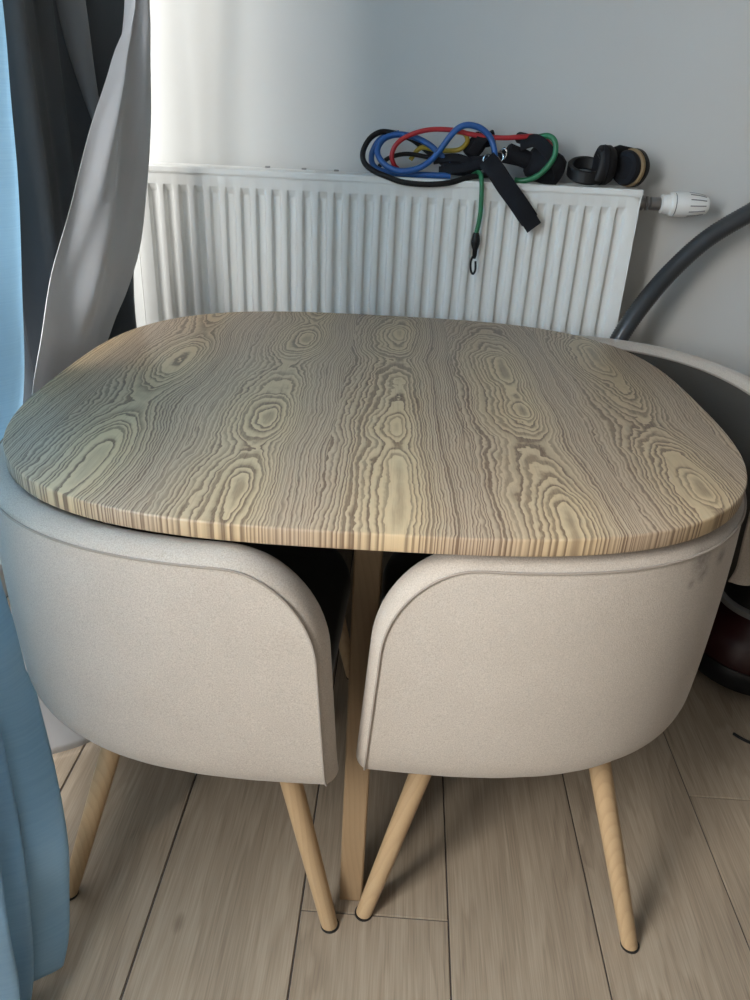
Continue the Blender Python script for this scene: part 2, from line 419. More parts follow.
# four splayed slab legs at the middle of the sides
def table_leg(deg, lo, hi):
    q = math.radians(deg); d = Vector((math.cos(q), math.sin(q), 0)); s_ = Vector((-d.y, d.x, 0)); rings = []
    for z, r, wd, th in ((0.0, lo, 0.0195, 0.022), (0.705, hi, 0.0215, 0.024)):
        c = d*r + Vector((0, 0, z)); rr = []
        for a, b in ((-1, -1), (1, -1), (1, 1), (-1, 1)): rr.append(c + s_*a*wd + d*b*th)
        rings.append(rr)
    return MB().loft(rings).build('leg', MAT['post'], table, bevel=0.004, smooth=True)
for dg, lo, hi in ((270, 0.435, 0.292), (90, 0.435, 0.292), (180, 0.435, 0.292), (0, 0.435, 0.292)): table_leg(dg, lo, hi)
mb = MB(); mb.box(-0.33, 0.33, -0.018, 0.018, 0.700, 0.7262); mb.box(-0.018, 0.018, -0.33, 0.33, 0.700, 0.7262)
mb.build('cross_frame', MAT['steel'], table, smooth=False, bevel=0.002)

# ------------------------------------------------------------------ chairs
A = 0.544; NN = 2.98; ZT = 0.702; ZB = 0.346; TH = 0.054; SH = 0.25
def shell_curve():
    # the plan of the outer face as a dense arc-length parametrised polyline
    pts = []
    K = 600
    for k in range(K+1):
        q = PI/2*k/K
        pts.append(Vector((-A*abs(math.cos(q))**(2/NN), -A*abs(math.sin(q))**(2/NN), 0)))
    S = [0.0]
    for a, b in zip(pts, pts[1:]): S.append(S[-1]+(b-a).length)
    return pts, S
_P, _S = shell_curve(); LEN = _S[-1]
def at_s(s):
    s = max(0, min(LEN, s)); lo, hi = 0, len(_S)-1
    while hi-lo > 1:
        m = (lo+hi)//2
        if _S[m] <= s: lo = m
        else: hi = m
    f = (s-_S[lo])/max(1e-9, _S[hi]-_S[lo]); p = _P[lo].lerp(_P[hi], f)
    i0, i1 = max(0, lo-6), min(len(_P)-1, hi+6); t = (_P[i1]-_P[i0]).normalized()
    n = Vector((t.y, -t.x, 0))
    if n.dot(p) < 0: n = -n
    return p, n
RX, RZ = 0.125, 0.13
def ztop(s):
    e = min(s, LEN-s)
    if e >= RX: return ZT
    return ZT - RZ*(1-math.sqrt(max(0, 1-((RX-e)/RX)**2)))
def shell_pt(s, z, off):
    # off: distance inwards from the outer face
    e = min(s, LEN-s)
    sl = 0.022*max(0, 1-e/0.16)*(z-ZB)/0.35
    s2_ = s + sl if s < LEN/2 else s - sl
    p, n = at_s(s2_)
    h = (z-ZB)/0.35
    inw = 0.004*(1-h) + 0.014*max(0, 1-(z-ZB)/0.045)**2
    puff = 0.006*math.sin(PI*min(1, max(0, h)))**0.6 if 0 < h < 1 else 0
    if off > 0: puff = -puff*1.5
    return p - n*(off+inw-puff) + Vector((SH, SH, z))
def make_chair(feet):
    root = empty('dining_chair', (0, 0, 0))
    cols = [RX*(1-math.cos(PI/2*k/16)) for k in range(16)]
    mid = [RX + (LEN-2*RX)*k/60 for k in range(61)]
    cols = cols + mid + [LEN-c for c in reversed(cols)]
    rows = [0, .012, .03, .06, .1, .17, .25, .33, .42, .5, .58, .67, .76, .85, .93, .97, 1.0]
    def zb(s): return ZB + 0.020*math.exp(-((s-LEN/2)/0.20)**2) + 0.0016*math.sin(s*37)+0.001*math.sin(s*91)
    G = {}
    for side, off in ((0, 0.0), (1, TH)):
        G[side] = [[shell_pt(s, zb(s)+(ztop(s)-zb(s))*r, off) for r in rows] for s in cols]
    mb = MB(); mb.grid(G[0])
    Nn, Mm = len(cols)-1, len(rows)-1
    loop = [(0, j) for j in range(Mm)] + [(i, Mm) for i in range(Nn+1)] + [(Nn, j) for j in reversed(range(Mm))]
    O = [G[0][i][j] for i, j in loop]; I = [G[1][i][j] for i, j in loop]
    K = 8; strip = []
    for k in range(len(loop)):
        a = O[max(0, k-1)]; b = O[min(len(loop)-1, k+1)]; t = (b-a).normalized()
        th = (I[k]-O[k]).normalized(); m = t.cross(th).normalized()
        cen = Vector((SH-A*0.6, SH-A*0.6, 0.45))
        if m.dot(O[k]-cen) < 0: m = -m
        strip.append([O[k].lerp(I[k], w_/K) + m*0.015*math.sin(PI*w_/K)**0.7 for w_ in range(K+1)])
    mb.grid(strip)
    mb.grid([[G[0][i][0], G[1][i][0]] for i in range(Nn+1)])
    mb.build('backrest', MAT['fab'], root, angle=70)
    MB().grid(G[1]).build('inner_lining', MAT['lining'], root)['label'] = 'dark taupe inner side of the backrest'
    def off_pt(k, LP, sgn):
        th = (I[k]-O[k]).normalized(); return LP[k] - th*0.0012*sgn
    MB().tube([off_pt(k, O, 1) for k in range(len(loop))], 0.0017, 8).build('piping', MAT['pipe'], root)
    MB().tube([off_pt(k, I, -1) for k in range(len(loop))], 0.0022, 8).build('piping', MAT['pipe'], root)
    # seat cushion, narrowing a little towards the front corner
    base = [shell_pt(LEN*k/60, 0.5, TH+0.012) for k in range(61)]
    base = [Vector((p.x, p.y, 0)) for p in base]
    base = [p for p in base if p.x < SH and p.y < SH]
    e = SH+0.010
    base += [Vector((e-0.16+0.16*math.cos(q), e-0.16+0.16*math.sin(q), 0)) for q in [PI/2*k/12 for k in range(13)]]
    sc0 = Vector((-0.01, -0.01, 0))
    def ring(d, z):
        return [sc0+(p-sc0)*(1-d/0.24)+Vector((0, 0, z)) for p in base]
    mb = MB(); mb.loft([ring(.02, .395), ring(.004, .400), ring(0, .415), ring(0, .435), ring(.006, .452), ring(.02, .462), ring(.05, .468), ring(.12, .472), ring(.2, .473)])
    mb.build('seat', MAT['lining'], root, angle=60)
    mb = MB(); mb.loft([ring(.05, .372), ring(.05, .3945)]); mb.build('seat_base', MAT['steel'], root, smooth=False)
    for k, (fx, fy) in enumerate(feet):
        fx += SH; fy += SH
        c = Vector((fx, fy, 0)); inn = Vector((-0.29 if fx > 0 else 0.29, -0.29 if fy > 0 else 0.29, 0))
        rings = []
        for j in range(15):
            z = 0.003 + 0.370*j/14; rr = 0.0128+0.0052*(j/14)**0.8
            cc = c + inn*z
            rings.append([cc+Vector((rr*math.cos(2*PI*q/20)*1.06, rr*math.sin(2*PI*q/20)*1.06, z)) for q in range(20)])
        lg = MB().loft(rings).build('leg', MAT['leg'], root, angle=50)
        MB().loft([[c+Vector((0.0150*math.cos(2*PI*q/20), 0.0150*math.sin(2*PI*q/20), z)) for q in range(20)] for z in (0, 0.0032)]).build('foot_pad', MAT['pad'], lg)
    return root
def place(root, cx, cy, rz, label):
    # cx, cy: the point of the floor the curved back wraps round
    v = Matrix.Rotation(rz, 3, 'Z') @ Vector((-SH, -SH, 0))
    root.location = (cx+v.x, cy+v.y, 0); root.rotation_euler = (0, 0, rz)
    tag(root, label, 'chair', 'dining chairs tucked around the table')
proto = make_chair([(-0.428, -0.469), (0.0085, -0.500), (-0.455, -0.035), (-0.04, -0.04)])
proto2 = make_chair([(-0.509, -0.443), (-0.508, -0.010), (-0.03, -0.43), (-0.04, -0.04)])   # the mirrored hand of the set
place(proto, -0.080, 1.280, 0.023, 'beige upholstered chair on the left of the table leg, nearest the blue curtain')
c2 = proto2; place(c2, 0.006, 1.313, PI/2-0.044, 'beige upholstered chair to the right of the front table leg, dark smudge near its top')
c3 = copy_tree(proto); place(c3, 0.235, 1.335, PI+0.05, 'far right beige chair, its rim and dark taupe inside showing between table and wall')
c4 = copy_tree(proto2); place(c4, -0.03, 1.350, -PI/2, 'far left beige chair tucked wholly under the table beside the radiator')

def smudged():
    m = MAT['fab'].copy(); m.name = 'beige_chenille_smudged'; n = m.node_tree.nodes; l = m.node_tree.links
    b = n['Principled BSDF']; src = b.inputs['Base Color'].links[0].from_socket
    tc = n.new('ShaderNodeTexCoord'); acc = None
    for (wx, wy, wz, rad_) in ((0.396, 0.847, 0.690, 0.020), (0.405, 0.850, 0.670, 0.014), (0.386, 0.840, 0.66, 0.009), (0.437, 0.880, 0.678, 0.013)):
        q = Matrix.Rotation(-c2.rotation_euler.z, 3, 'Z') @ (Vector((wx, wy, wz))-Vector((c2.location.x, c2.location.y, 0)))
        d = n.new('ShaderNodeVectorMath'); d.operation = 'DISTANCE'; l.new(tc.outputs['Object'], d.inputs[0]); d.inputs[1].default_value = q
        mr = n.new('ShaderNodeMapRange'); l.new(d.outputs['Value'], mr.inputs[0]); mr.inputs[1].default_value = rad_*1.3; mr.inputs[2].default_value = rad_*0.2
        mr.inputs[3].default_value = 0; mr.inputs[4].default_value = 1
        if acc is None: acc = mr.outputs[0]
        else:
            mx = n.new('ShaderNodeMath'); mx.operation = 'MAXIMUM'; l.new(acc, mx.inputs[0]); l.new(mr.outputs[0], mx.inputs[1]); acc = mx.outputs[0]
    nz = n.new('ShaderNodeTexNoise'); nz.inputs['Scale'].default_value = 130; l.new(tc.outputs['Object'], nz.inputs['Vector'])
    mu = n.new('ShaderNodeMath'); mu.operation = 'MULTIPLY'; l.new(acc, mu.inputs[0]); l.new(nz.outputs[0], mu.inputs[1])
    mix = n.new('ShaderNodeMix'); mix.data_type = 'RGBA'; l.new(mu.outputs[0], mix.inputs[0]); l.new(src, mix.inputs[6]); mix.inputs[7].default_value = (0.10, 0.08, 0.07, 1)
    l.new(mix.outputs[2], b.inputs['Base Color']); return m
for ch in c2.children:
    if ch.name.startswith('backrest'):
        ch.data = ch.data.copy(); ch.data.materials[0] = smudged(); ch['label'] = 'backrest with a dark smudge near its top'

# ------------------------------------------------------------------ radiator
RW0, RW1, RY, RT, RB = -0.668, 0.533, 1.93, 1.045, 0.145
rad = tag(empty('radiator', ((RW0+RW1)/2, 1.98, RB)), 'white ribbed panel radiator on the wall behind the table', 'radiator')
ro = Vector(rad.location)
xs = []; pitch = (0.494+0.622)/30; x_first = -0.622
def groove(x):
    k = round((x-x_first)/pitch)
    if k < 0 or k > 30: return 0
    d = abs(x-(x_first+k*pitch)); a, b = 0.0070, 0.0125
    if d < a: return 1
    if d > b: return 0
    t = (b-d)/(b-a); return t*t*(3-2*t)
X = [RW0]
for k in range(31):
    c = x_first+k*pitch
    X += [c+o for o in (-0.0127, -0.0118, -0.0098, -0.0078, -0.0070, 0.0, 0.0070, 0.0078, 0.0098, 0.0118, 0.0127)]
X.append(RW1)
Z = [(RT-0.004, 0), (0.9985+0.007, 0), (0.9985+0.005, .06), (0.9985-0.009, .94), (0.9985-0.012, 1), (0.6, 1), (RB+0.05, 1), (RB+0.042, .9), (RB+0.034, 0), (RB+0.004, 0)]
def radiator_panel(yf, sign):
    return [[Vector((x, yf+sign*0.0125*groove(x)*e, z))-ro for x in X] for z, e in Z]
mb = MB(); mb.grid(radiator_panel(RY, 1)); mb.grid([[Vector((x, RY+0.014, z))-ro for x in (RW0, RW1)] for z in (RT-0.004, RB+0.004)])
for a in (0, -1):
    xx = X[a]; mb.grid([[Vector((xx, RY, z))-ro, Vector((xx, RY+0.014, z))-ro] for z in (RT-0.004, RB+0.004)])
mb.build('front_panel', MAT['rad'], rad, angle=60)
mb = MB(); mb.grid([[v_+Vector((0, 0, 0)) for v_ in r] for r in radiator_panel(RY+0.096, -1)]); mb.build('back_panel', MAT['rad'], rad, angle=40)
# side covers and top grille with rolled front lip
for xa, xb in ((RW0-0.003, RW0+0.0), (RW1, RW1+0.003)):
    MB().box(xa-ro.x, xb-ro.x, RY-0.001-ro.y, RY+0.1-ro.y, RB-ro.z, RT-ro.z).build('side_cover', MAT['rad'], rad, smooth=False, bevel=0.001)
mb = MB()
lip = [(-0.0015, -0.016), (-0.003, -0.012), (-0.003, -0.003), (-0.001, 0.0), (0.010, 0.001), (0.013, -0.002), (0.018, -0.002)]
mb.grid([[Vector((x, RY+a, RT+b))-ro for a, b in lip] for x in (RW0-0.003, RW1+0.003)])
for y in (0.018, 0.036, 0.054, 0.072): mb.box(RW0-ro.x, RW1-ro.x, RY+y-ro.y, RY+y+0.012-ro.y, RT-0.003-ro.z, RT-0.0015-ro.z)
mb.box(RW0-ro.x, RW1-ro.x, RY+0.088-ro.y, RY+0.1-ro.y, RT-0.008-ro.z, RT-ro.z)
for k in range(61):
    x = RW0 + (RW1-RW0)*k/60; mb.box(x-0.002-ro.x, x+0.002-ro.x, RY+0.016-ro.y, RY+0.09-ro.y, RT-0.004-ro.z, RT-0.0018-ro.z)
mb.build('top_grille', MAT['rad'], rad, smooth=False)
for x in (-0.36, -0.27, -0.19, -0.10):
    MB().box(x-0.006-ro.x, x+0.006-ro.x, RY+0.088-ro.y, RY+0.096-ro.y, RT-ro.z, RT+0.004-ro.z).build('grille_clip', MAT['slot'], rad, smooth=False, bevel=0.0015)
# valve and thermostat head
V0 = Vector((RW1+0.003, 1.98, 1.013))-ro
mb = MB(); mb.lathe([(0, .013), (.004, .013), (.004, .0175), (.018, .0175), (.018, .014), (.022, .0125), (.034, .011), (.036, .0155), (.058, .0155), (.060, .013), (.066, .013)], V0, (1, 0, 0), 6 if False else 20)
mb.lathe([(.024, .0128), (.026, .0160), (.031, .0160), (.033, .0128)], V0, (1, 0, 0), 8)
mb.build('valve_body', MAT['valve'], rad)
MB().tube([V0+Vector((.040, 0, 0)), V0+Vector((.040, .04, 0)), V0+Vector((.040, .089, 0))], .0085, 12).build('supply_pipe', MAT['rad'], rad)
H0 = V0+Vector((.060, 0, 0)); hd = MB()
hd.lathe([(0, .017), (.002, .021), (.020, .0235), (.022, .0265), (.024, .0275), (.030, .028)], H0, (1, 0, 0.02), 40)
hd.lathe([(.033, .0280), (.048, .0285), (.060, .0280), (.085, .0255), (.104, .0215), (.110, .0195), (.113, .0150), (.1135, .006)], H0, (1, 0, 0.02), 40)
head = hd.build('thermostat_head', MAT['white'], rad)
MB().lathe([(.0302, .0262), (.0330, .0262)], H0, (1, 0, 0.02), 40).build('collar_line', MAT['grey'], head)
for k in range(12):      # grip slots
    q = 2*PI*k/12; s_ = MB()
    e1 = Vector((0, math.cos(q), math.sin(q))); e2 = Vector((0, -math.sin(q), math.cos(q)))
    st3 = [H0+Vector((dx, 0, dx*0.02))+e1*rr3 for dx, rr3 in ((.064, .0281), (.085, .0259), (.103, .0221))]
    s_.loft([[p_a+e2*i*.0012+e1*j for i, j in ((-1, -.002), (1, -.002), (1, .0003), (-1, .0003))] for p_a in st3])
    s_.build('grip_slot', MAT['grey'], head, smooth=False)

# ------------------------------------------------------------------ curtains
def interp_rows(keys, nz):
    # keys: list of (z, [points]) from top to bottom, all with the same count; smooth in both ways
    K = len(keys); n = len(keys[0][1])
    cols = [catmull([Vector((p[0], p[1], z)) for (z, pp), p in zip(keys, [k[1][j] for k in keys])], nz) for j in range(n)]
    return [[cols[j][i] for j in range(n)] for i in range(len(cols[0]))]
def cloth(name, keys, mat, label, cat, per=10, nz=8, ripple=None, parent=None):
    rows = interp_rows(keys, nz); out = []
    for r in rows:
        r = catmull(r, per)
        if ripple: r = [ripple(p, k/(len(r)-1)) for k, p in enumerate(r)]
        out.append(r)
    o = MB().grid(out).build(name, mat, angle=180)
    s = o.modifiers.new('solid', 'SOLIDIFY'); s.thickness = 0.0012; s.offset = 0
    if label: tag(o, label, cat)
    return o
# pale blue voile curtain: right edge first, then away towards the viewer
blue_edge = [(2.45, -0.66, 1.42), (1.8, -0.655, 1.41), (1.351, -0.657, 1.400), (1.171, -0.650, 1.360), (1.039, -0.646, 1.33), (0.872, -0.654, 1.30), (0.737, -0.650, 1.25), (0.60, -0.672, 1.22), (0.519, -0.698, 1.20),
             (0.424, -0.700, 1.14), (0.355, -0.628, 1.035), (0.268, -0.585, 0.97), (0.206, -0.523, 0.875), (0.155, -0.475, 0.79), (0.09, -0.468, 0.755), (0.045, -0.459, 0.715), (0.012, -0.462, 0.69)]
keys = []
for z, ex, ey in blue_edge:
    pts = []
    n = 16
    for k in range(n+1):
        f = k/n; y = ey + (0.22-ey)*f
        x = ex + ((-0.74 if z > 0.45 else -0.56-0.4*z)-ex)*min(1, f*1.6)
        pts.append((x, y))
    keys.append((z, pts))
def blue_ripple(p, f):
    a = 0.020*min(1, f*8)
    low = max(0, 1-p.z/0.9)
    w_ = math.sin(f*52+0.6*math.sin(p.z*2.2)+p.z*0.5)*a + math.sin(f*23+1.3+p.z*0.8)*a*0.9 + 0.006*math.sin(f*90+p.z*6)*min(1, f*10)
    p.x += w_*(1+0.3*low) - (0.0 if p.z < .3 else 0.01)
    return p
cloth('voile_curtain', keys, MAT['sheer'], 'translucent pale blue curtain glowing with daylight along the left edge', 'curtain', per=8, nz=5, ripple=blue_ripple)

# slate blackout curtain filling the corner behind the grey flap
keys = []
for z in (2.45, 1.9, 1.4, 1.1, 0.8, 0.5, 0.25, 0.012):
    pts = [(-0.76, 1.34), (-0.70, 1.39), (-0.72, 1.45), (-0.665, 1.50), (-0.69, 1.56), (-0.70, 1.62), (-0.71, 1.66), (-0.70, 1.71), (-0.71, 1.75), (-0.665, 1.79), (-0.635, 1.815), (-0.637, 1.84)]
    k = 1.0
    pts = [(x - 0.02 - 0.012*max(0, 1-z), y+0.02*max(0, 1-z)) for x, y in pts]
    if z > 1.0: pts[-1] = (-0.605, 1.865); pts[-2] = (-0.625, 1.845)
    keys.append((z, pts))
cloth('blackout_curtain', keys, MAT['blackout'], 'dark slate blackout curtain hanging in deep folds in the corner behind the grey flap', 'curtain', per=8, nz=6)

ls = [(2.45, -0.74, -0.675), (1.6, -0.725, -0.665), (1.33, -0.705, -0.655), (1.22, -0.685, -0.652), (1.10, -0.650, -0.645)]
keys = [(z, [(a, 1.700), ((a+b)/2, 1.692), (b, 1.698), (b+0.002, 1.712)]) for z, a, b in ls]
cf = cloth('turned_fold', keys, MAT['fold'], None, None, per=4, nz=6); cf.parent = bpy.data.objects['blackout_curtain']; cf['label'] = 'turned fold, the light it catches painted as lighter grey'

# satin panel, painted light grey where it turns to the light: a narrow edge at the top that spreads over the table's left rear side
FL = [(2.45, -0.60, 1.77, -0.585, 1.79), (1.80, -0.585, 1.76, -0.565, 1.785), (1.403, -0.568, 1.75, -0.549, 1.78), (1.247, -0.609, 1.70, -0.557, 1.78), (1.123, -0.638, 1.62, -0.568, 1.78),
      (0.984, -0.660, 1.53, -0.590, 1.775), (0.880, -0.668, 1.43, -0.609, 1.76), (0.79, -0.652, 1.32, -0.640, 1.74), (0.715, -0.648, 1.25, -0.668, 1.70), (0.60, -0.655, 1.20, -0.70, 1.66),
      (0.40, -0.69, 1.12, -0.69, 1.60), (0.2, -0.69, 1.09, -0.66, 1.55), (0.012, -0.69, 1.075, -0.65, 1.5)]
keys = []
for z, lx, ly, rx, ry in FL:
    pts = []
    for k in range(9):
        f = k/8; x = lx+(rx-lx)*f; y = ly+(ry-ly)*f
        b = math.sin(PI*f)
        if z < 0.5: x += 0.105*math.exp(-((f-0.18)/0.16)**2)*(1-z/0.5)
        pts.append((x + b*0.012*math.sin(z*6+f*5), y - b*0.015))
    keys.append((z, pts))
def flap_ripple(p, f):
    b = math.sin(PI*f)
    p.x += b*(0.010*math.sin(f*9+p.z*5) + 0.004*math.sin(f*21-p.z*9))
    return p
cloth('satin_curtain', keys, MAT['satin'], 'satin curtain panel, its lit side painted light grey, draped against the rear left side of the table', 'curtain', per=6, nz=7, ripple=flap_ripple)

# ------------------------------------------------------------------ vacuum cleaner
VX, VY = 0.885, 1.52
vac = tag(empty('vacuum_cleaner', (VX, VY, 0)), 'black and dark red vacuum cleaner with silver ring on the floor at far right', 'vacuum cleaner')
mb = MB(); mb.lathe([(0.02, .12), (.03, .145), (.07, .155), (.085, .15)], (0, 0, 0), (0, 0, 1), 48); mb.build('base', MAT['vacb'], vac)
mb = MB(); mb.lathe([(0.0855, .147), (.11, .148), (.15, .14), (.185, .118), (.20, .10)], (0, 0, 0), (0, 0, 1), 48); mb.build('dust_bin', MAT['red2'], vac)
mb = MB(); mb.lathe([(0.200, .100), (.202, .110), (.216, .112), (.220, .104)], (0, 0, 0), (0, 0, 1), 48); mb.build('ring', MAT['ring'], vac)
mb = MB(); mb.lathe([(0.220, .1), (.26, .096), (.34, .092), (.40, .08), (.42, .05), (.43, .03)], (0, 0, 0), (0, 0, 1), 48)
for k in range(9): mb.lathe([(.29+k*.008, .0935), (.292+k*.008, .0955), (.295+k*.008, .0935)], (0, 0, 0), (0, 0, 1), 48)
mb.build('motor_housing', MAT['vacb'], vac)
for s_ in (-1, 1):
    mb = MB(); mb.lathe([(0, .05), (.004, .06), (.026, .06), (.03, .05)], (s_*0.10-0.015, 0.10, 0.06), (1, 0, 0), 28); mb.build('wheel', MAT['vacb'], vac)
hp = catmull([(0.90, 1.52, 0.425), (0.90, 1.56, 0.50), (0.93, 1.66, 0.50), (0.98, 1.80, 0.36), (0.95, 1.94, 0.16), (0.80, 1.96, 0.10), (0.64, 1.905, 0.20), (0.545, 1.898, 0.42), (0.512, 1.898, 0.60),
              (0.538, 1.900, 0.700), (0.584, 1.922, 0.782), (0.648, 1.955, 0.862), (0.722, 1.970, 0.940), (0.808, 1.97, 1.004), (0.90, 1.97, 1.062), (1.02, 1.95, 1.10), (1.14, 1.93, 1.06), (1.20, 1.92, 0.94)], 60)
# corrugated hose
L = 0; prev = hp[0]; rings_p = []
dense = []
for p in hp:
    L += (p-prev).length; prev = p; dense.append((L, p))
step = 0.0032; out = []; j = 0; s_ = 0
while s_ < L:
    while j < len(dense)-2 and dense[j+1][0] < s_: j += 1
    a, b = dense[j], dense[j+1]; f = (s_-a[0])/max(1e-9, b[0]-a[0]); out.append(a[1].lerp(b[1], max(0, min(1, f)))); s_ += step
n_ = len(out)
hm = MB().tube([p-Vector((VX, VY, 0)) for p in out], lambda f: 0.0212 if int(round(f*(n_-1))) % 2 else 0.0228, 20)
hm.build('hose', MAT['hose'], vac, angle=80)
wd = MB(); wd.tube([Vector(q)-Vector((VX, VY, 0)) for q in ((1.19, 1.925, 0.99), (1.205, 1.92, 0.90), (1.23, 1.93, 0.5), (1.25, 1.93, 0.05))], 0.018, 16); wd.build('wand', MAT['ring'], vac)
wd = MB(); wd.box(1.12-VX, 1.38-VX, 1.88-VY, 1.96-VY, 0.0, 0.05); wd.build('floor_head', MAT['blk'], vac, bevel=0.01)
cd = MB().tube(catmull([(0.80, 1.365, 0.004), (0.83, 1.34, 0.004), (0.90, 1.30, 0.004), (1.0, 1.32, 0.004), (1.03, 1.42, 0.004), (0.98, 1.50, 0.03)], 10), 0.0035, 8)
tag(MB().tube(catmull([(0.775, 1.285, 0.0036), (0.80, 1.262, 0.0036), (0.86, 1.235, 0.0036), (1.0, 1.24, 0.0036), (1.10, 1.36, 0.0036), (1.12, 1.55, 0.0036)], 10), 0.0034, 8).build('power_cord', MAT['blk']),
    'thin black cord lying on the floor tiles at the far right', 'cord')

# ------------------------------------------------------------------ resistance bands on the radiator
def P3(lst, y): return [(x, y if not isinstance(y, (list, tuple)) else y[i], z) for i, (x, z) in enumerate(lst)]
def rope(name, lst, ys, r, mat, label, group='resistance bands on the radiator'):
    pts = [(x, y, z) for (x, z), y in zip(lst, ys)]
    root = empty(name, (pts[0][0], pts[0][1], RT))
    MB().tube([p-Vector(root.location) for p in catmull(pts, 12)], r, 12).build('tube', mat, root)
    tag(root, label, 'resistance band', group)
    return root
def lin(a, b, n): return [a+(b-a)*k/(n-1) for k in range(n)]
bk = [(-0.048, 1.136), (-0.082, 1.138), (-0.108, 1.123), (-0.122, 1.095), (-0.117, 1.072), (-0.093, 1.056), (-0.061, 1.046), (-0.022, 1.036), (0.032, 1.034), (0.085, 1.040), (0.13, 1.053), (0.175, 1.060)]
o = rope('resistance_band', [(0.06, 1.075), (0.01, 1.095), (-0.048, 1.136)][:0] + bk, [1.995, 1.99, 1.98, 1.96, 1.945, 1.932, 1.921, 1.918, 1.918, 1.921, 1.935, 1.945], 0.0064, MAT['blk'], 'black rubber exercise band making the widest loop at the left end of the tangle')
MB().tube([p-Vector(o.location) for p in catmull([(-0.048, 1.995, 1.136), (-0.01, 2.02, 1.125), (0.03, 2.03, 1.100), (0.07, 2.02, 1.075)], 10)], 0.0064, 12).build('tube', MAT['blk'], o)
MB().tube([p-Vector(o.location) for p in catmull([(-0.085, 2.0, 1.062), (-0.071, 2.0, 1.076), (-0.053, 2.0, 1.086), (-0.019, 2.0, 1.093), (0.027, 2.0, 1.089), (0.07, 2.0, 1.078), (0.11, 1.99, 1.068)], 10)], 0.005, 12).build('tube', MAT['blk'], o)
bl = [(0.188, 1.093), (0.183, 1.115), (0.172, 1.138), (0.149, 1.156), (0.119, 1.162), (0.097, 1.155), (0.080, 1.138), (0.063, 1.114), (0.042, 1.088), (0.014, 1.068), (-0.024, 1.058), (-0.059, 1.064), (-0.083, 1.083), (-0.088, 1.103), (-0.074, 1.124), (-0.044, 1.134), (-0.006, 1.131), (0.033, 1.116), (0.058, 1.098), (0.085, 1.082)]
o = rope('resistance_band', bl, [1.95]*2+[1.955]*5+[1.955, 1.95, 1.945, 1.945, 1.95, 1.96, 1.97, 1.985, 1.99, 1.985, 1.98, 1.975, 1.975], 0.0070, MAT['blue'], 'blue rubber exercise band arching high over the middle of the tangle')
b2 = [(-0.040, 1.137), (-0.081, 1.124), (-0.100, 1.098), (-0.102, 1.074), (-0.087, 1.058), (-0.054, 1.052), (-0.0, 1.051), (0.088, 1.0525)]
MB().tube([p-Vector(o.location) for p in catmull([(x, y, z) for (x, z), y in zip(b2, [2.0, 1.995, 1.99, 1.98, 1.97, 1.965, 1.962, 1.96])], 10)], 0.0070, 12).build('tube', MAT['blue'], o)
rd = [(-0.040, 1.062), (-0.048, 1.070), (-0.054, 1.091), (-0.043, 1.116), (-0.014, 1.135), (0.03, 1.148), (0.083, 1.150), (0.121, 1.144), (0.158, 1.140), (0.203, 1.139), (0.244, 1.143), (0.277, 1.145), (0.309, 1.135), (0.331, 1.112), (0.338, 1.08)]
o = rope('resistance_band', rd, [1.975, 1.965, 1.96, 1.962, 1.966, 1.97, 1.97, 1.968, 1.965, 1.962, 1.962, 1.968, 1.98, 1.985, 1.985], 0.0056, MAT['red'], 'red rubber exercise band running across the top of the tangle')
yl = [(-0.01, 1.080), (0.004, 1.100), (0.020, 1.109), (0.055, 1.104), (0.095, 1.106), (0.112, 1.113), (0.122, 1.128), (0.114, 1.143), (0.095, 1.146)]
rope('resistance_band', yl, [2.01, 2.008, 2.005, 2.005, 2.0, 1.995, 1.99, 1.99, 1.995], 0.0055, MAT['yellow'], 'yellow rubber exercise band mostly buried behind the blue loops')
gr = [(0.262, 1.140), (0.280, 1.143), (0.303, 1.148), (0.319, 1.138), (0.323, 1.112), (0.311, 1.086), (0.288, 1.063), (0.262, 1.052), (0.24, 1.051)]
o = rope('resistance_band', gr, [1.985, 1.97, 1.955, 1.945, 1.94, 1.937, 1.937, 1.94, 1.95], 0.0064, MAT['green'], 'green rubber exercise band with one end dangling in front of the radiator')
g2 = catmull([(0.140, 1.960, 1.056), (0.152, 1.935, 1.064), (0.158, 1.917, 1.052), (0.1615, 1.912, 1.016), (0.163, 1.912, 0.973), (0.158, 1.912, 0.930)], 10)
MB().tube([p-Vector(o.location) for p in g2], 0.0054, 12).build('tube', MAT['green'], o)
cn = MB(); cn.lathe([(0, .0065), (.006, .0085), (.018, .0105), (.026, .0105), (.040, .0060), (.052, .0055), (.060, .0035)], Vector((0.158, 1.912, 0.934))-Vector(o.location), (0.02, 0, -1), 14); cn.build('end_connector', MAT['blk'], o)
ck = MB(); hk = catmull([(0.159, 1.912, 0.885), (0.152, 1.912, 0.868), (0.154, 1.912, 0.846), (0.160, 1.912, 0.838), (0.1645, 1.912, 0.848), (0.163, 1.912, 0.868)], 8)
ck.tube([p-Vector(o.location) for p in hk], 0.0026, 8); ck.build('hook', MAT['blk'], o)

